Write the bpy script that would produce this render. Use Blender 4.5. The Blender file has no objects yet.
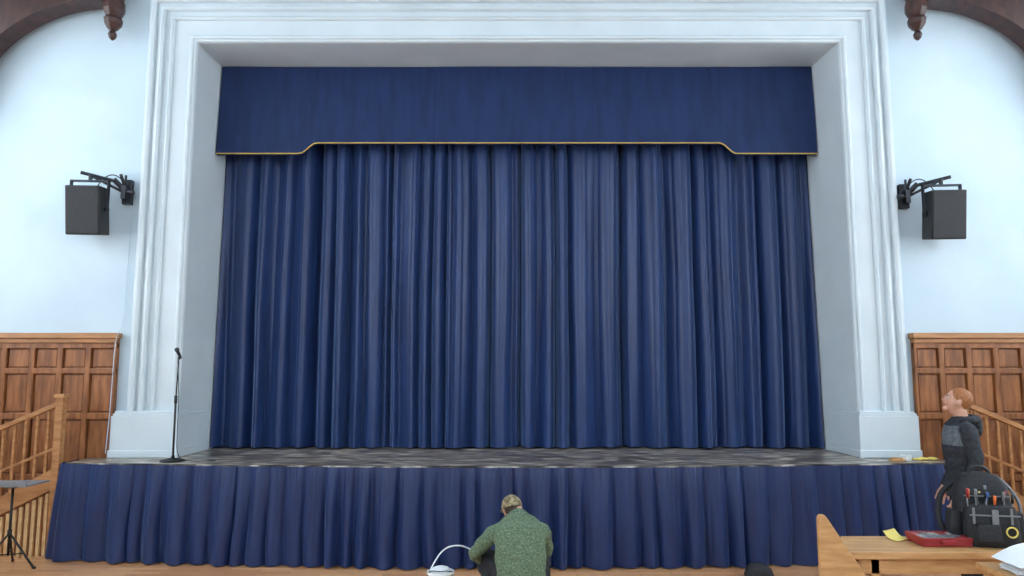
import bpy, bmesh, math, random, bisect
from mathutils import Vector, Matrix, noise
from mathutils.bvhtree import BVHTree
random.seed(7)
scene = bpy.context.scene
COL = scene.collection

# ------------------------------------------------------------------ materials
def srgb(r, g, b):
    f = lambda c: (c/255/12.92) if c/255 <= .04045 else ((c/255+.055)/1.055)**2.4
    return (f(r), f(g), f(b), 1)

def new_mat(name, col, rough=.6, metal=0, sheen=0, spec=.5):
    m = bpy.data.materials.new(name); m.use_nodes = True
    b = m.node_tree.nodes['Principled BSDF']
    b.inputs['Base Color'].default_value = col
    b.inputs['Roughness'].default_value = rough
    b.inputs['Metallic'].default_value = metal
    b.inputs['Specular IOR Level'].default_value = spec
    if sheen:
        b.inputs['Sheen Weight'].default_value = sheen
        b.inputs['Sheen Roughness'].default_value = .35
        b.inputs['Sheen Tint'].default_value = (.40, .6, 1, 1)
    return m

def noisy(name, c1, c2, scale=(5, 5, 5), rough=.6, nscale=1., detail=6, bump=0., lo=.35, hi=.65,
          metal=0, sheen=0, spec=.5, c3=None):
    m = new_mat(name, c1, rough, metal, sheen, spec)
    nt = m.node_tree; N = nt.nodes; L = nt.links; b = N['Principled BSDF']
    tc = N.new('ShaderNodeTexCoord'); mp = N.new('ShaderNodeMapping')
    mp.inputs['Scale'].default_value = scale
    nz = N.new('ShaderNodeTexNoise'); nz.inputs['Scale'].default_value = nscale
    nz.inputs['Detail'].default_value = detail
    cr = N.new('ShaderNodeValToRGB')
    cr.color_ramp.elements[0].position = lo; cr.color_ramp.elements[1].position = hi
    cr.color_ramp.elements[0].color = c1; cr.color_ramp.elements[1].color = c2
    if c3:
        e = cr.color_ramp.elements.new((lo+hi)/2); e.color = c3
    L.new(tc.outputs['Object'], mp.inputs['Vector']); L.new(mp.outputs[0], nz.inputs['Vector'])
    L.new(nz.outputs['Fac'], cr.inputs['Fac']); L.new(cr.outputs[0], b.inputs['Base Color'])
    if bump:
        bp = N.new('ShaderNodeBump'); bp.inputs['Strength'].default_value = bump
        bp.inputs['Distance'].default_value = .01
        L.new(nz.outputs['Fac'], bp.inputs['Height']); L.new(bp.outputs[0], b.inputs['Normal'])
    return m

M = {}
M['wall'] = noisy('wall_paint', srgb(192, 210, 222), srgb(200, 217, 228), (1, 1, 1), .7, 1.5, bump=.03)
M['trimpaint'] = noisy('surround_paint', srgb(203, 214, 220), srgb(211, 221, 227), (1, 1, 1), .38, 2, bump=.03)
M['curtain'] = noisy('navy_velvet', srgb(22, 43, 88), srgb(29, 54, 104), (3, 3, .5), .45, 2, sheen=.75, spec=.5)
M['valance'] = noisy('navy_valance_cloth', srgb(20, 38, 78), srgb(25, 46, 90), (5, 5, .7), .55, 2, sheen=.3, spec=.3)
M['skirt'] = noisy('navy_skirt_cloth', srgb(20, 36, 80), srgb(25, 45, 92), (5, 5, 1), .45, 2, sheen=.4, spec=.45)
M['gold'] = new_mat('gold_piping', srgb(205, 170, 90), .5)
M['oak'] = noisy('oak_panel', srgb(118, 70, 38), srgb(166, 106, 62), (9, 9, 1.2), .42, 2.5, bump=.05)
M['oaklight'] = noisy('oak_light', srgb(160, 108, 64), srgb(188, 134, 86), (1.5, 9, 9), .42, 2.5, bump=.05)
M['pine'] = noisy('pine', srgb(205, 165, 115), srgb(222, 185, 135), (2, 8, 8), .5, 2.5)
M['ply'] = noisy('pale_timber', srgb(182, 134, 84), srgb(206, 160, 108), (2, 12, 12), .5, 2.5)
M['dark'] = new_mat('black_plastic', srgb(24, 25, 28), .5)
M['grille'] = noisy('speaker_grille', srgb(22, 22, 25), srgb(44, 45, 49), (1, 1, 1), .6, 160, detail=1)
M['steel'] = new_mat('dark_steel', srgb(60, 62, 68), .4, .6)
M['truss'] = noisy('stained_truss_wood', srgb(48, 27, 24), srgb(72, 42, 36), (4, 4, 1), .45, 3)
M['white'] = new_mat('white_plastic', srgb(228, 228, 226), .5)
M['paper'] = new_mat('paper', srgb(232, 235, 238), .8)
M['yellow'] = new_mat('yellow', srgb(228, 206, 110), .6)
M['red'] = new_mat('red_plastic', srgb(150, 40, 44), .4)
M['grey'] = new_mat('grey_plastic', srgb(120, 122, 126), .5)
M['green'] = new_mat('green_plastic', srgb(50, 150, 85), .4)
M['orange'] = new_mat('orange_plastic', srgb(225, 105, 45), .4)
M['blue'] = new_mat('blue_plastic', srgb(50, 100, 170), .4)
M['blackcloth'] = noisy('black_nylon', srgb(24, 25, 29), srgb(40, 41, 46), (20, 20, 20), .75, 3, bump=.2)
M['backstage'] = new_mat('backstage_black', srgb(20, 20, 22), .9)
M['glass'] = new_mat('clear', srgb(190, 188, 186), .2)
M['stage'] = noisy('scuffed_stage_boards', srgb(56, 48, 42), srgb(222, 210, 194), (1.6, 7, 1), .30, 2.8, detail=11, lo=.38, hi=.64, bump=.05, c3=srgb(112, 100, 89))

def parquet():
    m = new_mat('oak_parquet', srgb(200, 140, 92), .28)
    nt = m.node_tree; N = nt.nodes; L = nt.links; b = N['Principled BSDF']
    tc = N.new('ShaderNodeTexCoord'); br = N.new('ShaderNodeTexBrick')
    br.inputs['Color1'].default_value = srgb(230, 176, 128); br.inputs['Color2'].default_value = srgb(200, 140, 96)
    br.inputs['Mortar'].default_value = srgb(120, 78, 48)
    br.inputs['Scale'].default_value = 1; br.inputs['Mortar Size'].default_value = .002
    br.inputs['Brick Width'].default_value = .6; br.inputs['Row Height'].default_value = .075
    L.new(tc.outputs['Object'], br.inputs['Vector'])
    nz = N.new('ShaderNodeTexNoise'); mp = N.new('ShaderNodeMapping'); mp.inputs['Scale'].default_value = (3, 40, 1)
    L.new(tc.outputs['Object'], mp.inputs[0]); L.new(mp.outputs[0], nz.inputs['Vector'])
    mx = N.new('ShaderNodeMixRGB'); mx.blend_type = 'MULTIPLY'; mx.inputs[0].default_value = .2
    L.new(br.outputs['Color'], mx.inputs[1]); L.new(nz.outputs['Fac'], mx.inputs[2]); L.new(mx.outputs[0], b.inputs['Base Color'])
    return m
M['parquet'] = parquet()

# ------------------------------------------------------------------ mesh helpers
def box(bm, x0, x1, y0, y1, z0, z1, mi=0):
    v = [bm.verts.new(p) for p in [(x0,y0,z0),(x1,y0,z0),(x1,y1,z0),(x0,y1,z0),(x0,y0,z1),(x1,y0,z1),(x1,y1,z1),(x0,y1,z1)]]
    for f in [(0,3,2,1),(4,5,6,7),(0,1,5,4),(1,2,6,5),(2,3,7,6),(3,0,4,7)]:
        bm.faces.new([v[i] for i in f]).material_index = mi
    return v

def prism(bm, poly, y0, y1, mi=0):   # poly in XZ
    a = [bm.verts.new((x, y0, z)) for x, z in poly]; b = [bm.verts.new((x, y1, z)) for x, z in poly]
    n = len(poly)
    bm.faces.new(a).material_index = mi; bm.faces.new(b[::-1]).material_index = mi
    for i in range(n):
        bm.faces.new([a[i], b[i], b[(i+1) % n], a[(i+1) % n]]).material_index = mi

def lathe(bm, prof, cx, cy, seg=16, mi=0, smooth=True):
    rings = [[bm.verts.new((cx+r*math.cos(2*math.pi*k/seg), cy+r*math.sin(2*math.pi*k/seg), z)) for k in range(seg)] for r, z in prof]
    for a, b in zip(rings, rings[1:]):
        for k in range(seg):
            f = bm.faces.new([a[k], a[(k+1) % seg], b[(k+1) % seg], b[k]]); f.material_index = mi; f.smooth = smooth
    bm.faces.new(rings[0][::-1]).material_index = mi; bm.faces.new(rings[-1]).material_index = mi

def rod(bm, p, q, r, seg=10, mi=0, r2=None):
    p = Vector(p); q = Vector(q); t = (q-p).normalized()
    u = t.orthogonal().normalized(); v = t.cross(u); r2 = r if r2 is None else r2
    A = [bm.verts.new(p+(u*math.cos(a)+v*math.sin(a))*r) for a in [2*math.pi*k/seg for k in range(seg)]]
    B = [bm.verts.new(q+(u*math.cos(a)+v*math.sin(a))*r2) for a in [2*math.pi*k/seg for k in range(seg)]]
    for k in range(seg):
        f = bm.faces.new([A[k], A[(k+1) % seg], B[(k+1) % seg], B[k]]); f.smooth = True; f.material_index = mi
    bm.faces.new(A[::-1]).material_index = mi; bm.faces.new(B).material_index = mi

def finish(name, bm, mats, parent=None, bevel=0, smooth=False, loc=None, rot=None):
    bmesh.ops.recalc_face_normals(bm, faces=bm.faces[:])
    me = bpy.data.meshes.new(name); bm.to_mesh(me); bm.free()
    for m in mats: me.materials.append(m)
    if smooth:
        for p in me.polygons: p.use_smooth = True
    o = bpy.data.objects.new(name, me); COL.objects.link(o)
    if parent: o.parent = parent
    if loc: o.location = loc
    if rot: o.rotation_euler = rot
    if bevel:
        md = o.modifiers.new('bevel', 'BEVEL'); md.width = bevel; md.segments = 2; md.limit_method = 'ANGLE'
    return o

def empty(name, loc, rotz=0, scale=1):
    e = bpy.data.objects.new(name, None); e.location = loc; e.rotation_euler = (0, 0, rotz); e.scale = (scale,)*3
    e.empty_display_size = .1; COL.objects.link(e); return e

def cable(name, pts, r, mat, parent=None, cyclic=False):
    cu = bpy.data.curves.new(name, 'CURVE'); cu.dimensions = '3D'; cu.bevel_depth = r; cu.bevel_resolution = 3
    sp = cu.splines.new('NURBS'); sp.points.add(len(pts)-1); sp.use_endpoint_u = True; sp.order_u = 3; sp.use_cyclic_u = cyclic
    for p, q in zip(sp.points, pts): p.co = (*q, 1)
    cu.materials.append(mat)
    o = bpy.data.objects.new(name, cu); COL.objects.link(o)
    if parent: o.parent = parent
    return o

# ------------------------------------------------------------------ room shell
XL, XR = -3.69, 3.83
SW = 6.9
bm = bmesh.new(); box(bm, -SW-.2, SW+.2, -5, 11, -.1, 0); finish('floor', bm, [M['parquet']])
bm = bmesh.new()
box(bm, -SW, XL-.4, 8.16, 8.4, 0, 8); box(bm, XR+.4, SW, 8.16, 8.4, 0, 8); box(bm, XL-.4, XR+.4, 8.16, 8.4, 6.1, 8)
finish('wall_front', bm, [M['wall']])
WIN = [(-4.4, -2.4), (-1.6, .4), (1.2, 3.2), (3.9, 5.4), (5.8, 7.5)]
def side_wall(name, x0, x1):
    bm = bmesh.new()
    y = -5
    for a, b in WIN:
        box(bm, x0, x1, y, a, 0, 8); box(bm, x0, x1, a, b, 0, 2.2); box(bm, x0, x1, a, b, 6.6, 8); y = b
    box(bm, x0, x1, y, 8.4, 0, 8)
    finish(name, bm, [M['wall']])
    xm = (x0+x1)/2
    for i, (a, b) in enumerate(WIN):
        bm = bmesh.new()
        for k in range(4):
            yy = a+(b-a)*k/3; yy = min(max(yy, a+.03), b-.03); box(bm, xm-.03, xm+.03, yy-.03, yy+.03, 2.2, 6.6)
        for k in range(5):
            zz = 2.23+k*4.34/4; box(bm, xm-.025, xm+.025, a+.03, b-.03, zz-.03, zz+.03)
        finish('window_%d' % (i+1+(len(WIN) if x0 > 0 else 0)), bm, [M['white']])
side_wall('wall_left', -SW-.2, -SW); side_wall('wall_right', SW, SW+.2)
bm = bmesh.new(); box(bm, -SW-.2, SW+.2, -5, 8.4, 8, 8.2); finish('ceiling', bm, [M['wall']])
# unseen rear wall added to cut frontal light, with one high window kept small
bm = bmesh.new(); box(bm, -SW, -2.2, -5.2, -5, 0, 8); box(bm, 2.2, SW, -5.2, -5, 0, 8); box(bm, -2.2, 2.2, -5.2, -5, 0, 4.4); box(bm, -2.2, 2.2, -5.2, -5, 7, 8)
finish('wall_back', bm, [M['wall']])
bm = bmesh.new()
for k in range(5): box(bm, -2.17+k*1.07, -2.11+k*1.07, -5.13, -5.07, 4.4, 7)
for k in range(4): box(bm, -2.2, 2.2, -5.12, -5.08, 4.4+k*.845, 4.46+k*.845)
finish('window_11', bm, [M['white']])
bm = bmesh.new(); box(bm, -5, 5, 10.6, 10.7, 0, 8); box(bm, -5.1, -5, 8.4, 10.7, 0, 8); box(bm, 5, 5.1, 8.4, 10.7, 0, 8); box(bm, -5.1, 5.1, 8.4, 10.7, 8, 8.1)
finish('wall_backstage', bm, [M['backstage']])

# proscenium surround: moulding profile swept round the opening
prof = [(-.02, 9.05), (0, 8.15), (.012, 8.125), (.03, 8.12), (.04, 8.10), (.06, 8.095), (.075, 8.11), (.08, 8.135), (.10, 8.14),
        (.27, 8.14), (.275, 8.11), (.295, 8.095), (.315, 8.11), (.32, 8.135), (.38, 8.135), (.385, 8.09), (.405, 8.075),
        (.435, 8.085), (.44, 8.11), (.47, 8.11), (.475, 8.065), (.50, 8.05), (.53, 8.05), (.545, 8.08), (.56, 8.10), (.565, 8.18)]
bm = bmesh.new(); rows = []
for o_, y in prof:
    xr = XR+o_ if y < 9 else XR-.05
    zt = 5.72+o_ if y < 9 else 5.72
    rows.append([bm.verts.new(p) for p in [(XL-o_, y, .95), (XL-o_, y, zt), (xr, y, zt), (xr, y, .95)]])
for a, b in zip(rows, rows[1:]):
    for k in range(3): bm.faces.new([a[k], a[k+1], b[k+1], b[k]])
finish('trim_proscenium', bm, [M['trimpaint']])
for i, (a, b) in enumerate([(XL-.70, XL+.035), (XR-.035, XR+.62)]):
    bm = bmesh.new()
    box(bm, a, b, 8.04, 8.80, .951, 1.40)
    box(bm, a+.012, b-.012, 8.05, 8.79, 1.40, 1.425)
    box(bm, a+.025, b-.025, 8.062, 8.78, 1.425, 1.45)
    box(bm, a-.012, b+.012, 8.028, 8.81, .951, 1.03)
    finish('trim_plinth_%d' % (i+1), bm, [M['trimpaint']], bevel=.006)
bm = bmesh.new(); box(bm, -4.6, 4.7, 8.08, 8.2, 6.36, 6.5); box(bm, -4.6, 4.7, 8.1, 8.2, 6.5, 6.54); finish('trim_cornice', bm, [M['trimpaint']], bevel=.01)

# wainscot
def wainscot(name, x0, x1):
    bm = bmesh.new(); y0, y1 = 8.09, 8.16
    box(bm, x0, x1, y0+.045, y1, 0, 2.2, 0)
    box(bm, x0-.02, x1+.02, y0-.05, y1, 2.25, 2.31, 1); box(bm, x0, x1, y0-.02, y1, 2.2, 2.25, 1)
    n = round((x1-x0)/.31); w = (x1-x0)/n
    for i in range(n+1):
        x = x0+i*w; a = max(x0, x-.03); b = min(x1, x+.03); box(bm, a, b, y0, y1-.02, 0, 2.2, 0)
    zs = [(0, .16), (.70, .77), (1.36, 1.43), (1.86, 1.92), (2.14, 2.2)]
    for a, b in zs: box(bm, x0, x1, y0+.001, y1-.02, a, b, 0)
    for i in range(n):
        for (a, b), (c, d) in zip(zs, zs[1:]):
            xa, xb = x0+i*w+.045, x0+(i+1)*w-.045
            box(bm, xa, xb, y0+.025, y1-.02, b+.015, c-.015, 0)
    finish(name, bm, [M['oak'], M['oaklight']], bevel=.006)
wainscot('trim_wainscot_left', -SW, -4.40); wainscot('trim_wainscot_right', 4.47, SW)

# ------------------------------------------------------------------ stage
ST = .95
def front_y(x): return 7.62-.31*(1-(x/4.62)**2)
bm = bmesh.new()
poly = [(-4.6, 8.02)]+[(-4.6+9.2*i/40, front_y(-4.6+9.2*i/40)+.03) for i in range(41)]+[(4.6, 8.02)]
poly += [(XR-.005, 8.02), (XR-.005, 10.5), (XL+.005, 10.5), (XL+.005, 8.02)]
t = [bm.verts.new((x, y, ST)) for x, y in poly]; b_ = [bm.verts.new((x, y, 0.0)) for x, y in poly]
bm.faces.new(t); bm.faces.new(b_[::-1])
for i in range(len(poly)): bm.faces.new([t[i], b_[i], b_[(i+1) % len(poly)], t[(i+1) % len(poly)]])
finish('stage_platform', bm, [M['stage']])

def fold_fn(s0, s1, wmin, wmax, rnd, pw=.75, amin=.55):
    knots = [s0-.3]
    while knots[-1] < s1+.3: knots.append(knots[-1]+rnd.uniform(wmin, wmax))
    amp = [rnd.uniform(amin, 1) for _ in knots]; skew = [rnd.uniform(.55, 1.8) for _ in knots]
    def f(s):
        i = max(0, min(len(knots)-2, bisect.bisect_right(knots, s)-1))
        u = (s-knots[i])/(knots[i+1]-knots[i]); u = min(max(u, 0), 1)**skew[i]
        return amp[i]*(math.sin(math.pi*u)**pw)
    return f

def grid_mesh(name, fn, nu, nv, mat, parent=None):
    bm = bmesh.new()
    g = [[bm.verts.new(fn(i/nu, j/nv)) for i in range(nu+1)] for j in range(nv+1)]
    for j in range(nv):
        for i in range(nu):
            bm.faces.new([g[j][i], g[j][i+1], g[j+1][i+1], g[j+1][i]]).smooth = True
    me = bpy.data.meshes.new(name); bm.to_mesh(me); bm.free(); me.materials.append(mat)
    o = bpy.data.objects.new(name, me); COL.objects.link(o)
    if parent: o.parent = parent
    return o

# main curtain (two drawn halves)
r = random.Random(23)
fA = fold_fn(-4, 4, .15, .38, r, 1.0, .5); fB = fold_fn(-4, 4, .07, .16, r, .9, .0)
deep = [(.115, .15, .025), (1.39, .20, .04), (-1.52, .15, .035), (-.28, .08, .025), (-2.45, .13, .04), (2.45, .09, .03), (3.0, .08, .03), (.55, .07, .025), (-.75, .07, .03)]
def curtain(x0, x1, yoff):
    def fn(u, v):
        z = .965+v*4.1
        x = x0+(x1-x0)*u
        xx = x+.035*noise.noise(Vector((x*1.1, z*.35, 3)))+.008*noise.noise(Vector((x*4, z*.8, 9)))
        k = .75+.35*(1-v)
        d = fA(xx)*.21*k+fB(xx)*.04*(.4+.6*v)
        for c, a, w in deep: d -= a*math.exp(-((xx-c)/w)**2)
        d += .04*noise.noise(Vector((x*1.1, z*.4, 0)))
        edge = max(0, 1-(x+3.70)/.12)+max(0, 1-(3.775-x)/.12)
        d = d*(1-.8*min(edge, 1))+.17*(1-v)*min(edge, 1)
        return (x, 9.08+yoff-d, z)
    return fn
ce = empty('stage_curtain', (0, 0, 0))
grid_mesh('left_drape', curtain(-3.655, .115, 0), 800, 36, M['curtain'], ce)
grid_mesh('right_drape', curtain(.10, 3.765, .012), 800, 36, M['curtain'], ce)

# valance with gold piping
VY = 8.72
VL, VR = XL+.03, XR-.05
def sm(t): t = min(max(t, 0), 1); return t*t*(3-2*t)
def zb(x): return 4.555+.135*(sm((x+2.62)/.2) - sm((x-2.57)/.2))
def valf(u, v):
    x = VL+(VR-VL)*u; lo = zb(x); z = lo+(5.71-lo)*v
    seam = sum(-.008*math.exp(-((x-c)/.008)**2) for c in (-2.48, -.95, 1.0, 2.5))
    d = .014*noise.noise(Vector((x*1.6, z*.6, 4)))+.004*noise.noise(Vector((x*6, z*1.2, 8)))*(1-v)+seam
    return (x, VY+.08*v-d, z)
ve = empty('stage_valance', (0, 0, 0))
grid_mesh('valance_cloth', valf, 500, 20, M['valance'], ve)
cable('gold_piping', [(VL+(VR-VL)*i/160, VY-.014, zb(VL+(VR-VL)*i/160)) for i in range(161)], .008, M['gold'], ve)
def valback(u, v):
    p = valf(u, v); return (p[0], p[1]+.03, p[2]-.012 if v < .01 else p[2])
grid_mesh('valance_lining', valback, 200, 6, M['valance'], ve)

# skirt
path = [(-4.63, 8.0), (-4.63, 7.66)]+[(-4.63+9.26*i/80, front_y(-4.63+9.26*i/80)-.01) for i in range(1, 80)]+[(4.63, 7.66), (4.63, 8.0)]
cum = [0]
for a, b in zip(path, path[1:]): cum.append(cum[-1]+math.dist(a, b))
TL = cum[-1]
def pt(s):
    s = min(max(s, 0), TL-1e-6); i = bisect.bisect_right(cum, s)-1
    t = (s-cum[i])/(cum[i+1]-cum[i]); a, b = path[i], path[i+1]
    return Vector((a[0]+(b[0]-a[0])*t, a[1]+(b[1]-a[1])*t))
def smpt(s): return (pt(s-.05)+pt(s)+pt(s+.05))/3
r = random.Random(5)
fS = fold_fn(0, TL, .12, .28, r, .8); fS2 = fold_fn(0, TL, .04, .09, r)
def skirt(u, v):
    s = u*TL; p = smpt(s); tg = (smpt(s+.02)-smpt(s-.02)).normalized(); n = Vector((tg.y, -tg.x))
    z = .012+(ST-.004-.012)*v
    ss = s+.05*(1-v)*noise.noise(Vector((s*1.5, z*1.2, 2)))
    d = .012+fS(ss)*(.035+.10*(1-v)**.7)+fS2(s)*(.012)*(v**.5)+.02*(1-v)
    z2 = z+(.012*noise.noise(Vector((s*2, 0, 7))) if v == 0 else 0)
    return (p.x+n.x*d, p.y+n.y*d, max(z2, .005))
grid_mesh('stage_skirt', skirt, 1600, 14, M['skirt'])
bm = bmesh.new()
N_ = 120; q = []
for i in range(N_+1):
    x = -4.60+9.20*i/N_; y = front_y(x)
    q.append([bm.verts.new((x, y+.002, ST-.02)), bm.verts.new((x, y+.002, ST+.004)), bm.verts.new((x, y+.05, ST+.004)), bm.verts.new((x, y+.05, ST-.02))])
for a, b in zip(q, q[1:]):
    for k in range(4): bm.faces.new([a[k], a[(k+1) % 4], b[(k+1) % 4], b[k]])
bm.faces.new(q[0]); bm.faces.new(q[-1][::-1])
finish('trim_stage_nosing', bm, [M['stage']])

# ------------------------------------------------------------------ stairs with balustrades
def stair(sx):
    e = empty('stage_stairs', (sx*4.67, 7.9, 0))
    bm = bmesh.new(); n = 6; rise = ST/n; run = .29
    for i in range(n-1):
        zt = ST-(i+1)*rise; xa = i*run; xb = xa+run
        a, b = sorted((sx*xa, sx*xb)); box(bm, a, b, -.19, .18, 0, zt-.03, 2)
        a, b = sorted((sx*(xa-.02), sx*(xb+.0))); box(bm, a, b, -.20, .18, zt-.03, zt, 0)
    L_ = (n-1)*run
    prism(bm, [(0, ST-.02), (0, ST-.24), (sx*L_, 0), (sx*(L_+.1), 0), (sx*(L_+.1), .08)], -.235, -.20, 0)
    x = .12
    while x < L_-.35:
        top = ST-.26-(x/L_)*(ST-.2)
        a, b = sorted((sx*x, sx*(x+.035))); box(bm, a, b, -.215, -.19, 0, max(top, .05), 1); x += .065
    finish('steps', bm, [M['oaklight'], M['pine'], M['oak']], e, bevel=.004)
    bm = bmesh.new()
    def zr(x): return ST+.60-x*rise/run*.78
    box(bm, *sorted((sx*.01, sx*.085)), -.26, -.18, 0, ST+.66, 0); box(bm, *sorted((sx*-.005, sx*.10)), -.275, -.165, ST+.66, ST+.70, 0)
    x = .17
    while x < L_+.02:
        zbm = max(ST-(int(x/run)+1)*rise, .0)
        box(bm, *sorted((sx*(x-.014), sx*(x+.014))), -.23, -.202, zbm, zr(x), 0); x += .115
    box(bm, *sorted((sx*(L_+.03), sx*(L_+.11))), -.26, -.18, 0, zr(L_)+.08, 0)
    prism(bm, [(sx*.05, zr(.05)+.0), (sx*.05, zr(.05)+.05), (sx*(L_+.06), zr(L_+.06)+.05), (sx*(L_+.06), zr(L_+.06))], -.255, -.185, 0)
    prism(bm, [(sx*.08, zr(.08)-.44), (sx*.08, zr(.08)-.41), (sx*(L_+.03), zr(L_+.03)-.41), (sx*(L_+.03), zr(L_+.03)-.44)], -.235, -.20, 0)
    finish('balustrade', bm, [M['oaklight']], e, bevel=.005)
stair(-1); stair(1)

# ------------------------------------------------------------------ roof brackets
def truss(sx, cx):
    e = empty('roof_truss_bracket', (cx, 7.93, 0)); bm = bmesh.new()
    pts = [(0, 6.12)]
    for i in range(0, 19):
        a = math.radians(i*5); pts.append((sx*(.10+1.5*math.sin(a)), 4.82+1.3*math.cos(a)))
    W = SW-abs(cx)-.005
    pts += [(sx*W, 4.6), (sx*W, 7.6), (0, 7.6)]
    prism(bm, pts, -.07, .15)
    ring = []
    for i in range(0, 19):
        a = math.radians(i*5); c, s = math.cos(a), math.sin(a)
        ring.append([bm.verts.new((sx*(.10+(1.5+o)*s), y, 4.82+(1.3+o)*c)) for o, y in ((-.03, -.11), (.07, -.11), (.07, .13), (-.03, .13))])
    for a, b in zip(ring, ring[1:]):
        for k in range(4): bm.faces.new([a[k], a[(k+1) % 4], b[(k+1) % 4], b[k]])
    finish('curved_brace', bm, [M['truss']], e, bevel=.006)
    bm = bmesh.new()
    lathe(bm, [(.012, 5.66), (.04, 5.69), (.05, 5.73), (.03, 5.77), (.06, 5.80), (.095, 5.85), (.105, 5.90), (.08, 5.94), (.10, 5.97), (.12, 6.02), (.12, 6.10), (.10, 6.14), (.11, 6.18), (.11, 7.6)], 0, .02, 8, smooth=False)
    finish('carved_pendant', bm, [M['truss']], e, bevel=.004)
truss(-1, -4.59); truss(1, 4.66)

# ------------------------------------------------------------------ speakers
def speaker(sx, x, y, z, rz):
    e = empty('wall_speaker', (x, y, z), rz)
    bm = bmesh.new()
    w, h = .185, .27
    f = [(-w, -h), (w, -h), (w, h), (-w, h)]
    A = [bm.verts.new((px, -.13, pz)) for px, pz in f]; B = [bm.verts.new((px*.82, .16, pz*.97)) for px, pz in f]
    bm.faces.new(A); bm.faces.new(B[::-1])
    for k in range(4): bm.faces.new([A[k], B[k], B[(k+1) % 4], A[(k+1) % 4]])
    finish('cabinet', bm, [M['dark']], e, bevel=.012, rot=(math.radians(8), 0, 0))
    bm = bmesh.new(); box(bm, -w+.012, w-.012, -.142, -.128, -h+.012, h-.012); finish('grille', bm, [M['grille']], e, bevel=.006, rot=(math.radians(8), 0, 0))
    bm = bmesh.new()
    box(bm, -w-.02, -w-.01, -.03, .03, -.02, h+.07); box(bm, w+.01, w+.02, -.03, .03, -.02, h+.07); box(bm, -w-.02, w+.02, -.03, .03, h+.06, h+.075)
    rod(bm, (-w-.03, 0, .02), (-w+.01, 0, .02), .025); rod(bm, (w-.01, 0, .02), (w+.03, 0, .02), .025)
    rod(bm, (0, 0, h+.06), (0, 0, h+.14), .022)
    s = -sx
    rod(bm, (-s*.1, -.02, h+.16), (s*.22, .12, h+.10), .02); rod(bm, (s*.02, 0, h+.12), (s*.3, .2, h-.02), .016)
    rod(bm, (s*.2, .1, h+.12), (s*.3, .2, h+.0), .03)
    rod(bm, (s*.3, .05, h+.16), (s*.3, .22, h+.0), .018)
    finish('yoke_bracket', bm, [M['steel']], e, bevel=.002)
    bm = bmesh.new()
    box(bm, s*.31-.05, s*.31+.05, .19, .28, h-.14, h+.14); box(bm, s*.31-.025, s*.31+.025, .1, .2, h-.10, h+.05)
    rod(bm, (s*.31, .15, h-.1), (s*.31, .15, h+.18), .014)
    rod(bm, (s*.36, .12, h-.02), (s*.42, .12, h-.03), .03); rod(bm, (s*.29, .12, h-.02), (s*.42, .12, h-.03), .012)
    finish('wall_plate', bm, [M['steel']], e, bevel=.003)
    cable('speaker_cable', [(0, .1, h-.02), (s*.05, .14, h+.13), (s*.2, .1, h+.19), (s*.3, .17, h+.1), (s*.33, .2, h-.1)], .006, M['dark'], e)
speaker(-1, -4.69, 7.88, 3.65, math.radians(4)); speaker(1, 4.77, 7.88, 3.60, math.radians(-4))
cable('wall_cable', [(-4.35, 8.15, 3.7), (-4.36, 8.14, 3.0), (-4.37, 8.14, 2.35), (-4.385, 8.02, 2.3), (-4.395, 8.03, 1.4), (-4.42, 8.03, 1.0)], .004, M['wall'])

# ------------------------------------------------------------------ mic stand
e = empty('microphone_stand', (-3.55, 7.74, ST))
bm = bmesh.new(); lathe(bm, [(.125, 0), (.125, .012), (.10, .022), (.02, .035), (.016, .06)], 0, 0, 28); rod(bm, (0, 0, .03), (0, 0, .66), .011); rod(bm, (0, 0, .60), (0, 0, .68), .017); rod(bm, (0, 0, .66), (.01, 0, 1.08), .007)
rod(bm, (.01, 0, 1.06), (.015, 0, 1.10), .014)
finish('stand', bm, [M['dark']], e)
bm = bmesh.new(); rod(bm, (.015, .03, 1.08), (.03, -.09, 1.15), .013, r2=.018); bmesh.ops.create_uvsphere(bm, u_segments=14, v_segments=10, radius=.025, matrix=Matrix.Translation((.033, -.105, 1.16)))
finish('microphone', bm, [M['steel']], e, smooth=True)
cable('mic_cable', [(0, 0, 1.05), (.03, .01, .7), (.02, .02, .3), (.05, -.02, .03), (.25, -.1, .008), (.45, .0, .008)], .004, M['dark'], e)

# ------------------------------------------------------------------ folding music stand by the stairs
e = empty('music_stand', (-4.87, 7.25, 0))
bm = bmesh.new()
rod(bm, (0, 0, .12), (0, 0, .78), .012); rod(bm, (0, 0, .3), (0, 0, .36), .02)
for k in range(3):
    a = math.radians(90+120*k+25); c, s = math.cos(a), math.sin(a)
    rod(bm, (0, 0, .33), (c*.27, s*.27, .012), .010); rod(bm, (0, 0, .13), (c*.16, s*.16, .142), .006)
    rod(bm, (c*.26, s*.26, .012), (c*.29, s*.29, .012), .012)
finish('tripod', bm, [M['dark']], e)
bm = bmesh.new(); box(bm, -.25, .25, -.17, .17, .79, .805); box(bm, -.25, .25, -.19, -.17, .79, .84); box(bm, -.05, .05, -.05, .05, .76, .79)
finish('desk', bm, [M['grey']], e, bevel=.004)

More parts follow.
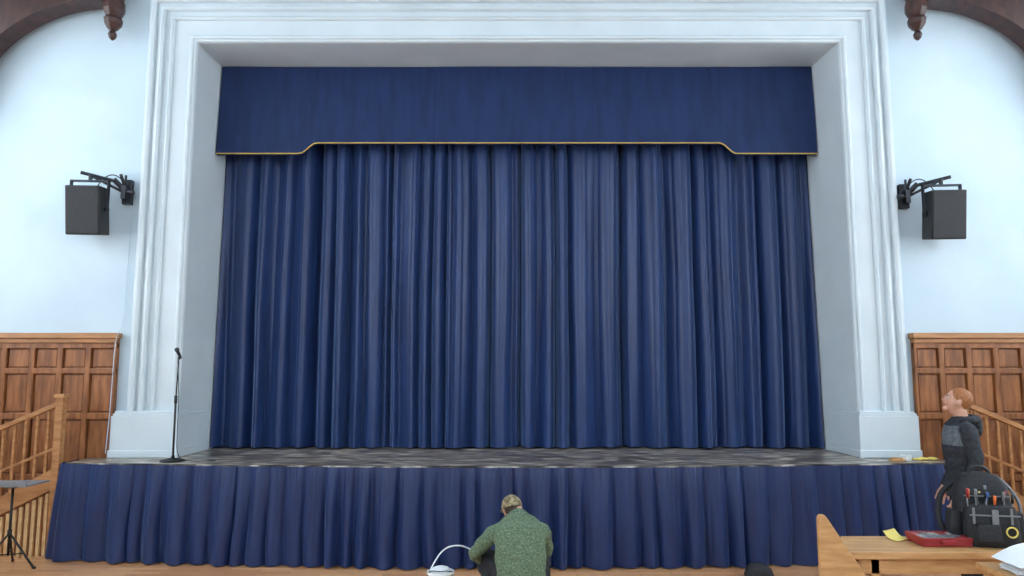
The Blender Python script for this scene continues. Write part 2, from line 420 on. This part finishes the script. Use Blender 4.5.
# ------------------------------------------------------------------ loose things on stage right
e = empty('tape_roll', (4.18, 7.85, ST)); bm = bmesh.new()
bmesh.ops.create_cone(bm, segments=24, radius1=.055, radius2=.055, depth=.05, cap_ends=False, matrix=Matrix.Translation((0, 0, .025)))
bmesh.ops.create_cone(bm, segments=24, radius1=.035, radius2=.035, depth=.05, cap_ends=False, matrix=Matrix.Translation((0, 0, .025)))
bm.verts.ensure_lookup_table()
top = [v for v in bm.verts if v.co.z > .04]
o_ = sorted([v for v in top if v.co.xy.length > .045], key=lambda v: math.atan2(v.co.y, v.co.x)); i_ = sorted([v for v in top if v.co.xy.length < .045], key=lambda v: math.atan2(v.co.y, v.co.x))
for k in range(24): bm.faces.new([o_[k], o_[(k+1) % 24], i_[(k+1) % 24], i_[k]])
finish('tape', bm, [M['white']], e)
e = empty('work_gloves', (4.34, 7.82, ST)); bm = bmesh.new()
for k, (dx, a) in enumerate(((0, .3), (.1, -.4))):
    mt = Matrix.Translation((dx, 0, .018)) @ Matrix.Rotation(a, 4, 'Z')
    bmesh.ops.create_uvsphere(bm, u_segments=12, v_segments=8, radius=1, matrix=mt @ Matrix.Diagonal((.055, .045, .018, 1)))
    for j in range(4):
        bmesh.ops.create_uvsphere(bm, u_segments=8, v_segments=6, radius=1, matrix=mt @ Matrix.Translation((-.07, -.03+j*.02, -.004)) @ Matrix.Diagonal((.035, .009, .011, 1)))
finish('pair', bm, [M['yellow']], e, smooth=True)
cable('coiled_cable', [(4.02+.09*math.cos(a*.5)*(1-.01*a), 7.72+.06*math.sin(a*.5), ST+.008+.0006*a) for a in range(50)], .006, M['ply'])

# ------------------------------------------------------------------ bench / table at right
e = empty('timber_workbench', (2.6, 5.0, 0)); bm = bmesh.new()
tv = box(bm, -.30, 1.5, -.22, .24, .70, .745, 0)
for v in (tv[0], tv[4]): v.co.x = -.50
box(bm, -.38, 1.45, -.18, -.14, .60, .70, 0); box(bm, -.20, 1.45, .16, .20, .60, .70, 0)
for x in (-.30, 1.38):
    for y in (-.18, .14): box(bm, x, x+.06, y, y+.06, 0, .70, 0)
box(bm, -.30, 1.44, -.02, .02, .2, .28, 0)
prism(bm, [(-.655, 0), (-.655, .965), (-.643, .985), (-.615, .985), (-.595, .96), (-.28, .47), (-.14, .2), (-.14, 0)], -.265, -.225)
finish('bench_frame', bm, [M['ply']], e, bevel=.005)

e = empty('organiser_case', (2.86, 5.02, .748)); bm = bmesh.new()
box(bm, -.16, .16, -.11, .11, 0, .03, 0); box(bm, -.15, .15, -.10, .10, .03, .045, 1)
box(bm, -.165, -.15, -.115, .115, .03, .055, 0); box(bm, .15, .165, -.115, .115, .03, .055, 0); box(bm, -.16, .16, -.115, -.10, .03, .055, 0); box(bm, -.16, .16, .10, .115, .03, .055, 0)
for i in range(5):
    for j in range(3):
        box(bm, -.145+i*.059, -.145+i*.059+.048, -.09+j*.063, -.09+j*.063+.05, .045, .052, random.choice((1, 2, 1, 0)))
box(bm, -.05, .05, -.135, -.11, .015, .04, 0)
finish('case', bm, [M['red'], M['grey'], M['glass']], e, bevel=.003)
bm = bmesh.new(); g = [[bm.verts.new((-.05+.10*i/6, -.06+.12*j/6, .004+.045*max(0, (j/6-.3))**2*2+.01*(i/6)**2)) for i in range(7)] for j in range(7)]
for j in range(6):
    for i in range(6): bm.faces.new([g[j][i], g[j][i+1], g[j+1][i+1], g[j+1][i]])
o = finish('yellow_note_paper', bm, [M['yellow']], loc=(2.63, 5.13, .748), rot=(0, 0, .3), smooth=True)
md = o.modifiers.new('s', 'SOLIDIFY'); md.thickness = .003; md.offset = 1
# side table + papers
e = empty('side_table', (3.05, 4.42, 0))
bm = bmesh.new()
box(bm, -.22, .6, -.28, .17, .70, .735, 0)
for x in (-.18, .5):
    for y in (-.24, .1): box(bm, x, x+.05, y, y+.05, 0, .70, 0)
finish('table', bm, [M['ply']], e, bevel=.005)
e = empty('paper_stack', (2.97, 4.36, .738))
bm = bmesh.new()
for k in range(7):
    a = random.uniform(-.25, .25); mt = Matrix.Rotation(a, 4, 'Z'); z = k*.006
    vs = box(bm, -.15, .15, -.105, .105, z, z+.004)
    for v in vs: v.co = mt @ v.co + Vector((random.uniform(-.01, .01)+.08, .0, 0))
finish('papers', bm, [M['paper']], e)
grid_mesh('curled_sheet', lambda u, v: (-.10+.38*u, -.12+.26*v, .05+.08*math.sin(u*2.6)*(.4+.6*v)), 14, 8, M['paper'], e)

# tool backpack
e = empty('tool_backpack', (3.19, 5.03, .748), math.radians(-12), .93)
bm = bmesh.new()
def loft_box(bm, secs, mi=0, n=24, p=4):
    rings = []
    for cx, cy, z, a, b in secs:
        rr = []
        for k in range(n):
            t = 2*math.pi*k/n; c, s = math.cos(t), math.sin(t)
            rr.append(bm.verts.new((cx+a*math.copysign(abs(c)**(2/p), c), cy+b*math.copysign(abs(s)**(2/p), s), z)))
        rings.append(rr)
    for a, b in zip(rings, rings[1:]):
        for k in range(n):
            f = bm.faces.new([a[k], a[(k+1) % n], b[(k+1) % n], b[k]]); f.material_index = mi; f.smooth = True
    bm.faces.new(rings[0][::-1]).material_index = mi; bm.faces.new(rings[-1]).material_index = mi
loft_box(bm, [(0, .05, .0, .185, .10), (0, .05, .02, .19, .11), (0, .05, .25, .185, .105), (0, .06, .40, .165, .09), (0, .07, .47, .12, .06), (0, .075, .49, .06, .03)])
loft_box(bm, [(0, -.09, .0, .165, .07), (0, -.09, .02, .175, .08), (0, -.09, .17, .17, .075), (0, -.085, .27, .155, .06), (0, -.08, .28, .14, .045)])
loft_box(bm, [(-.2, .02, .02, .03, .07), (-.21, .02, .1, .04, .08), (-.2, .02, .22, .035, .07)]); loft_box(bm, [(.2, .02, .02, .03, .07), (.21, .02, .1, .04, .08), (.2, .02, .22, .035, .07)])
loft_box(bm, [(-.05, -.18, .03, .07, .02), (-.05, -.185, .05, .08, .03), (-.05, -.18, .15, .075, .025), (-.05, -.175, .16, .06, .015)])
finish('bag_body', bm, [M['blackcloth']], e, bevel=.004)
bm = bmesh.new()
def torus(bm, c, R, r, mi=0, n=24, m=8):
    rs = []
    for i in range(n):
        a = 2*math.pi*i/n
        rs.append([bm.verts.new((c[0]+(R+r*math.cos(2*math.pi*j/m))*math.cos(a), c[1]+r*math.sin(2*math.pi*j/m), c[2]+(R+r*math.cos(2*math.pi*j/m))*math.sin(a))) for j in range(m)])
    for i in range(n):
        for j in range(m):
            f = bm.faces.new([rs[i][j], rs[(i+1) % n][j], rs[(i+1) % n][(j+1) % m], rs[i][(j+1) % m]]); f.material_index = mi; f.smooth = True
torus(bm, (.10, -.172, .11), .034, .006)
finish('yellow_trim', bm, [M['yellow']], e, bevel=.002)
bm = bmesh.new(); box(bm, -.16, .16, -.176, -.166, .215, .225); box(bm, -.15, .15, -.06, -.05, .33, .34); box(bm, -.02, .02, -.18, -.165, .16, .26); box(bm, .10, .115, -.17, -.16, .16, .27); box(bm, -.14, -.125, -.17, -.16, .16, .27)
finish('grey_webbing', bm, [M['grey']], e, bevel=.002)
bm = bmesh.new()
cols = [0, 1, 2, 4, 4, 3, 6, 5, 4, 1, 6, 2, 4, 6, 0, 6]
for k in range(16):
    x = -.145+.019*k; y = -.11+.045*(k % 3); hgt = random.uniform(.33, .41) - (.03 if x > .03 else 0); mi = cols[k]
    rod(bm, (x, y, .2), (x+random.uniform(-.01, .01), y, hgt-.06), .004, mi=4); rod(bm, (x, y, hgt-.065), (x+random.uniform(-.014, .014), y-.01, hgt), .008, mi=mi, r2=.010)
finish('hand_tools', bm, [M['red'], M['orange'], M['green'], M['yellow'], M['grey'], M['blue'], M['dark']], e)
cable('carry_handle', [(-.07, .06, .47), (-.06, .06, .53), (.06, .06, .53), (.07, .06, .47)], .012, M['dark'], e)
cable('shoulder_strap', [(-.15, .14, .40), (-.24, .14, .34), (-.28, .10, .2), (-.27, .06, .06), (-.18, .1, .03)], .02, M['blackcloth'], e)
cable('side_strap', [(.15, .1, .44), (.24, .06, .34), (.25, .02, .18), (.2, 0, .05)], .012, M['grey'], e)

e = empty('tool_pouch', (2.28, 6.95, 0)); bm = bmesh.new(); loft_box(bm, [(0, 0, 0, .12, .07), (0, 0, .02, .13, .08), (0, 0, .08, .11, .06), (-.02, 0, .12, .06, .035)]); finish('pouch', bm, [M['blackcloth']], e)
e = empty('carpet_offcut', (.42, 6.75, 0))
g = grid_mesh('strip', lambda u, v: (-.16+.32*u, -.12+.24*v, .012+.02*math.sin(u*6)**2), 16, 6, M['ply'], e); md = g.modifiers.new('s', 'SOLIDIFY'); md.thickness = .008
e = empty('white_bucket', (-.58, 6.12, 0)); bm = bmesh.new()
lathe(bm, [(.085, 0), (.10, .25), (.112, .255), (.112, .275), (.10, .28), (.096, .26), (.085, .06)], 0, 0, 28); finish('pail', bm, [M['white']], e)
cable('bail_handle', [(-.11, 0, .26), (-.08, -.08, .30), (0, -.12, .30), (.08, -.08, .30), (.11, 0, .26)], .004, M['steel'], e)
bm = bmesh.new(); bmesh.ops.create_uvsphere(bm, u_segments=14, v_segments=8, radius=1, matrix=Matrix.Translation((0, 0, .27)) @ Matrix.Diagonal((.09, .09, .045, 1)))
finish('crumpled_rag', bm, [M['paper']], e, smooth=True)
cable('white_cable', [(-.66, 6.3, .006), (-.70, 6.2, .2), (-.64, 6.2, .33), (-.56, 6.22, .435), (-.44, 6.26, .45), (-.34, 6.3, .40), (-.27, 6.38, .33), (-.2, 6.45, .3), (-.05, 6.5, .2), (.1, 6.6, .006), (.6, 6.8, .006)], .0065, M['paper'])

# ------------------------------------------------------------------ people
class Fig:
    def __init__(s): s.v = []; s.f = []; s.l = []
    def ring_mesh(s, rings, lab, p0, p1):
        b = len(s.v); n = len(rings[0])
        for r_ in rings: s.v += r_
        for i in range(len(rings)-1):
            for k in range(n):
                s.f.append((b+i*n+k, b+i*n+(k+1) % n, b+(i+1)*n+(k+1) % n, b+(i+1)*n+k)); s.l.append(lab)
        s.v += [p0, p1]; c0 = len(s.v)-2; c1 = c0+1; e_ = b+(len(rings)-1)*n
        for k in range(n):
            s.f.append((c0, b+(k+1) % n, b+k)); s.l.append(lab); s.f.append((c1, e_+k, e_+(k+1) % n)); s.l.append(lab)
    def tube(s, pts, rad, lab, ref=(1, 0, 0), seg=18, sub=5):
        P = [Vector(p) for p in pts]; R = [(r_, r_) if not isinstance(r_, tuple) else r_ for r_ in rad]; ref = Vector(ref)
        out = []
        for i in range(len(P)-1):
            p0 = P[max(i-1, 0)]; p1 = P[i]; p2 = P[i+1]; p3 = P[min(i+2, len(P)-1)]
            for k in range(sub):
                t = k/sub
                q = .5*((2*p1)+(p2-p0)*t+(2*p0-5*p1+4*p2-p3)*t*t+(3*p1-p0-3*p2+p3)*t**3)
                tt = t*t*(3-2*t); out.append((q, R[i][0]*(1-tt)+R[i+1][0]*tt, R[i][1]*(1-tt)+R[i+1][1]*tt))
        out.append((P[-1], *R[-1])); rings = []
        for i, (q, a, b) in enumerate(out):
            t = (out[min(i+1, len(out)-1)][0]-out[max(i-1, 0)][0]).normalized(); u = ref-t*ref.dot(t)
            if u.length < .05: u = t.orthogonal()
            u.normalize(); w = t.cross(u)
            rings.append([q+u*a*math.cos(2*math.pi*k/seg)+w*b*math.sin(2*math.pi*k/seg) for k in range(seg)])
            if i == 0: t0 = t
        s.ring_mesh(rings, lab, out[0][0]-t0*min(out[0][1:])*.45, out[-1][0]+t*min(out[-1][1:])*.45)
    def ell(s, mat, rad, lab, shape=None, nu=28, nv=18):
        rings = []
        def P(th, ph):
            d = Vector((math.cos(ph)*math.cos(th), math.cos(ph)*math.sin(th), math.sin(ph)))
            q = Vector((d.x*rad[0], d.y*rad[1], d.z*rad[2]))
            if shape: q = shape(d, q)
            return mat @ q
        for j in range(1, nv):
            ph = -math.pi/2+math.pi*j/nv; rings.append([P(2*math.pi*k/nu, ph) for k in range(nu)])
        s.ring_mesh(rings, lab, P(0, -math.pi/2), P(0, math.pi/2))
    def hand(s, wr, d, n, side, curl=1.0):
        wr = Vector(wr); d = Vector(d).normalized(); n = Vector(n); n = (n-d*n.dot(d)).normalized(); w = d.cross(n)*side
        s.tube([wr-d*.05, wr, wr+d*.03, wr+d*.065, wr+d*.09], [(.024, .020), (.026, .018), (.034, .017), (.041, .015), (.036, .012)], 'skin', ref=w)
        for i, (off, ln) in enumerate(zip((.030, .0105, -.0095, -.029), (.072, .082, .075, .058))):
            p = wr+d*.082+w*off; pts = [p-d*.02, p]; ang = math.radians(12+5*i)
            for sg, f in enumerate((.45, .32, .26)):
                dd = (d*math.cos(ang)+n*math.sin(ang)+w*off*2.5).normalized(); p = p+dd*ln*f; pts.append(p); ang += math.radians(32)*curl
            s.tube(pts, [.0095, .0095, .009, .0082, .0065], 'skin', ref=w, seg=10, sub=3)
        p = wr+d*.02+w*.024; d1 = (d*.65+w*.7+n*.35).normalized(); d2 = (d*.9+w*.25+n*.45).normalized()
        s.tube([p-d1*.01, p+d1*.035, p+d1*.035+d2*.03, p+d1*.035+d2*.055], [.014, .0125, .0105, .008], 'skin', ref=n, seg=10, sub=3)

def head_parts(F, M4, hair='hair', hairr=(.080, .098, .098), hairc=(0, -.022, .028)):
    def shp(d, q):
        q = q.copy()
        if d.z < 0:
            k = -d.z; q.x *= 1-.30*k*k
            if d.y < 0: q.y *= 1-.42*k
            else: q.y *= 1-.06*k
        if d.z > 0 and d.y > 0: q.y *= 1-.06*d.z
        if d.y > .3 and -.1 < d.z < .25 and .2 < abs(d.x) < .65: q.y -= .008
        return q
    F.ell(M4, (.072, .092, .114), 'skin', shp, 36, 24)
    T = Matrix.Translation
    F.ell(M4 @ T((0, .066, -.082)), (.028, .024, .024), 'skin')
    F.tube([M4 @ Vector(p) for p in ((0, .080, .028), (0, .092, .004), (0, .103, -.016), (0, .094, -.028))], [(.008, .008), (.010, .010), (.014, .010), (.010, .006)], 'skin', ref=M4.to_3x3() @ Vector((1, 0, 0)), seg=12, sub=3)
    for sx in (-1, 1):
        F.ell(M4 @ T((sx*.030, .0765, .014)), (.0125, .009, .0065), 'eyewhite', nu=14, nv=8)
        F.ell(M4 @ T((sx*.030, .0840, .014)), (.0060, .004, .0060), 'iris', nu=10, nv=6)
        F.ell(M4 @ T((sx*.030, .083, .029)) @ Matrix.Rotation(sx*-.15, 4, 'Y'), (.019, .009, .0055), hair, nu=14, nv=8)
        F.ell(M4 @ T((sx*.074, -.004, -.004)) @ Matrix.Rotation(sx*.35, 4, 'Z') @ Matrix.Rotation(.15, 4, 'X'), (.008, .019, .032), 'skin', nu=14, nv=10)
    F.ell(M4 @ T((0, .087, -.046)), (.023, .008, .005), 'lip', nu=16, nv=8)
    F.ell(M4 @ T((0, .085, -.054)), (.020, .009, .0055), 'lip', nu=16, nv=8)
    F.ell(M4 @ T(hairc), hairr, hair, lambda d, q: Vector((q.x*(1-.12*max(0, -d.z)), q.y, q.z)), 32, 20)

def build(name, F, H, loc, rotz, mats, order, voxel=.006, rule=None, wrinkle=(), scale=1):
    e = empty(name, loc, rotz, scale)
    me = bpy.data.meshes.new(name+'_src'); me.from_pydata([tuple(v) for v in F.v], [], F.f); me.update()
    o = bpy.data.objects.new(name+'_src', me); COL.objects.link(o)
    md = o.modifiers.new('r', 'REMESH'); md.mode = 'VOXEL'; md.voxel_size = voxel
    dg = bpy.context.evaluated_depsgraph_get(); dg.update()
    m2 = bpy.data.meshes.new_from_object(o.evaluated_get(dg)); bpy.data.objects.remove(o)
    bm = bmesh.new(); bm.from_mesh(m2)
    bvh = BVHTree.FromPolygons(F.v, F.f)
    bmesh.ops.smooth_vert(bm, verts=bm.verts[:], factor=.5, use_axis_x=True, use_axis_y=True, use_axis_z=True)
    vl = {}
    for f in bm.faces:
        c = f.calc_center_median(); r_ = bvh.find_nearest(c); lab = F.l[r_[2]]
        if rule: lab = rule(lab, c)
        f.material_index = order.index(lab); f.smooth = True
        if lab in wrinkle:
            for v in f.verts: vl[v.index] = v
    bm.normal_update()
    for v in vl.values():
        c = v.co; k = noise.noise(Vector((c.x*9, c.y*9, c.z*16)))*.010+noise.noise(Vector((c.x*22, c.y*22, c.z*34)))*.005
        v.co = c+v.normal*k
    base = [bm.verts.new(v) for v in H.v]
    for f, l in zip(H.f, H.l):
        try:
            q = bm.faces.new([base[i] for i in f]); q.material_index = order.index(l); q.smooth = True
        except ValueError: pass
    m3 = bpy.data.meshes.new(name+'_body'); bm.to_mesh(m3); bm.free()
    for l in order: m3.materials.append(mats[l])
    b = bpy.data.objects.new('body', m3); COL.objects.link(b); b.parent = e
    return e

skin = noisy('skin', srgb(198, 146, 122), srgb(214, 164, 140), (20, 20, 20), .55, 1)
PM = {'skin': skin, 'eyewhite': new_mat('eyewhite', srgb(205, 200, 195), .3), 'iris': new_mat('iris', srgb(60, 70, 85), .2), 'lip': new_mat('lip', srgb(185, 110, 100), .5),
      'hair': noisy('ginger_hair', srgb(136, 80, 44), srgb(176, 114, 68), (60, 60, 15), .6, 2, bump=.3),
      'brownhair': noisy('brown_hair', srgb(50, 38, 32), srgb(74, 56, 44), (60, 60, 15), .6, 2, bump=.3),
      'jacket': noisy('charcoal_hoodie', srgb(34, 37, 43), srgb(52, 56, 63), (12, 12, 12), .85, 3, bump=.2),
      'yoke': noisy('grey_hoodie_panel', srgb(84, 90, 96), srgb(108, 114, 120), (12, 12, 12), .85, 3, bump=.2),
      'trouser': noisy('dark_work_trousers', srgb(28, 29, 34), srgb(44, 46, 52), (10, 10, 10), .85, 3, bump=.2),
      'shoe': new_mat('boots', srgb(30, 26, 24), .6),
      'sweater': noisy('green_flecked_fleece', srgb(74, 94, 74), srgb(128, 144, 118), (1, 1, 1), .95, 85, detail=4, bump=.5, lo=.36, hi=.68, c3=srgb(98, 117, 93)),
      'cap': noisy('camouflage_cap', srgb(104, 92, 68), srgb(168, 152, 118), (1, 1, 1), .85, 30, detail=3, lo=.42, hi=.58),
      'strap': new_mat('cap_strap', srgb(48, 42, 36), .7)}
ORD = list(PM.keys())

# standing man
F = Fig(); H = Fig()
F.tube([(0, 0, .84), (0, 0, .90), (0, 0, 1.02), (0, .005, 1.16), (0, .01, 1.30), (0, 0, 1.40), (0, -.01, 1.455), (0, -.012, 1.50)],
       [(.180, .138), (.186, .14), (.178, .135), (.178, .132), (.19, .138), (.185, .122), (.125, .10), (.07, .07)], 'jacket', seg=28)
F.tube([(0, -.015, 1.44), (0, -.005, 1.50), (0, .012, 1.57)], [.062, .056, .056], 'skin')
F.tube([(-.09, .03, 1.47), (-.10, -.06, 1.485), (0, -.115, 1.47), (.10, -.06, 1.485), (.09, .03, 1.47)], [.028, .036, .045, .036, .028], 'jacket', ref=(0, 0, 1))
F.ell(Matrix.Translation((0, -.115, 1.41)), (.10, .045, .08), 'jacket')
for sx in (-1, 1):
    F.tube([(sx*.13, 0, 1.405), (sx*.195, -.005, 1.39), (sx*.225, -.02, 1.28), (sx*.24, -.035, 1.13), (sx*.245, .02, 1.02), (sx*.235, .09, .90)],
           [.062, .068, .063, .056, .052, .042], 'jacket', ref=(0, 1, 0))
    F.tube([(sx*.235, .085, .915), (sx*.234, .10, .89)], [.036, .036], 'jacket', ref=(0, 1, 0))
    H.hand((sx*.234, .105, .875), (0, .35, -.93), (-sx, .2, 0), -sx, .9)
    F.tube([(sx*.085, 0, .92), (sx*.095, .005, .78), (sx*.10, .015, .52), (sx*.10, .0, .40), (sx*.10, -.01, .10)], [.098, .092, .068, .066, .052], 'trouser', ref=(1, 0, 0))
    F.tube([(sx*.10, -.05, .05), (sx*.10, 0, .055), (sx*.105, .08, .045), (sx*.11, .17, .035)], [(.036, .045), (.042, .05), (.046, .04), (.036, .03)], 'shoe', ref=(1, 0, 0))
    F.tube([(sx*.10, -.01, .06), (sx*.10, -.01, .13)], [.045, .05], 'shoe')
F.tube([(0, 0, .80), (0, 0, .94)], [(.15, .11), (.165, .115)], 'trouser')
MH = Matrix.Translation((0, .02, 1.63)) @ Matrix.Rotation(math.radians(18), 4, 'X')
head_parts(F, MH)
def rule(l, c):
    if l == 'jacket' and 1.27 < c.z < 1.43 and c.y > -.02 and abs(c.x) < .2: return 'yoke'
    return l
build('standing_man', F, H, (3.84, 6.3, 0), math.radians(72), PM, ORD, rule=rule, wrinkle=('jacket', 'trouser', 'yoke'))

# crouching man: back to camera
F = Fig(); H = Fig()
F.tube([(0, -.12, .20), (0, -.12, .33), (0, -.08, .48), (0, -.02, .61), (0, .055, .70), (0, .11, .755), (0, .14, .785)],
       [(.19, .14), (.205, .15), (.215, .145), (.222, .135), (.185, .11), (.105, .085), (.065, .065)], 'sweater', seg=28)
F.tube([(0, .10, .73), (-.01, .15, .79), (-.015, .18, .83)], [.06, .056, .056], 'skin')
F.tube([(-.062, .14, .775), (-.04, .085, .785), (.04, .085, .785), (.062, .14, .775)], [.016, .02, .02, .016], 'sweater', ref=(0, 0, 1))
F.tube([(-.12, .03, .67), (-.205, .03, .645), (-.30, .07, .55), (-.37, .14, .45), (-.33, .26, .38), (-.27, .37, .33)], [.07, .074, .064, .056, .048, .040], 'sweater', ref=(0, 0, 1))
F.tube([(.12, .03, .67), (.195, .03, .64), (.235, .12, .54), (.25, .20, .43), (.18, .33, .37), (.10, .42, .34)], [.07, .072, .062, .056, .048, .040], 'sweater', ref=(0, 0, 1))
H.hand((-.26, .385, .325), (.25, .9, -.35), (0, -.3, -1), -1, 1.5)
H.hand((.095, .43, .338), (-.3, .9, -.35), (0, -.3, -1), 1, 1.5)
F.tube([(0, -.10, .19), (0, -.12, .30)], [(.17, .14), (.175, .14)], 'trouser')
for sx, kx in ((-1, .30), (1, .24)):
    F.tube([(sx*.09, -.08, .25), (sx*.17, .1, .34), (sx*kx, .29, .42), (sx*kx, .31, .36), (sx*.23, .16, .22), (sx*.19, .05, .11)], [.11, .092, .07, .066, .06, .05], 'trouser', ref=(1, 0, 0))
    F.tube([(sx*.19, -.03, .06), (sx*.19, .03, .06), (sx*.2, .12, .045), (sx*.21, .20, .035)], [(.036, .05), (.042, .055), (.046, .04), (.036, .03)], 'shoe', ref=(1, 0, 0))
MH = Matrix.Translation((-.045, .205, .80)) @ Matrix.Rotation(math.radians(14), 4, 'Z') @ Matrix.Rotation(math.radians(-22), 4, 'X')
head_parts(F, MH, 'brownhair', (.077, .094, .092), (0, -.012, .008))
F.ell(MH @ Matrix.Translation((0, -.008, .022)), (.090, .107, .105), 'cap', lambda d, q: Vector((q.x, q.y, max(q.z, -.012))), 32, 20)
F.ell(MH @ Matrix.Translation((0, .12, .016)), (.068, .075, .008), 'cap')
F.ell(MH @ Matrix.Translation((0, -.012, .012)), (.092, .109, .007), 'strap')
build('crouching_man', F, H, (.06, 5.98, 0), math.radians(6), PM, ORD, wrinkle=('sweater', 'trouser'), scale=.94)

# ------------------------------------------------------------------ light & camera
w = bpy.data.worlds.new('overcast_sky'); scene.world = w; w.use_nodes = True
bg = w.node_tree.nodes['Background']; bg.inputs[0].default_value = (.87, .945, 1, 1); bg.inputs[1].default_value = 6.6

cam = bpy.data.cameras.new('camera'); cam.lens = 725/1024*36; cam.sensor_width = 36; cam.clip_start = .05
co = bpy.data.objects.new('camera', cam); co.location = (0, 0, 1.9); co.rotation_euler = (math.radians(90+6.45), 0, 0); COL.objects.link(co)
scene.camera = co
try:
    scene.view_settings.view_transform = 'Standard'
except Exception as ex: print(ex)
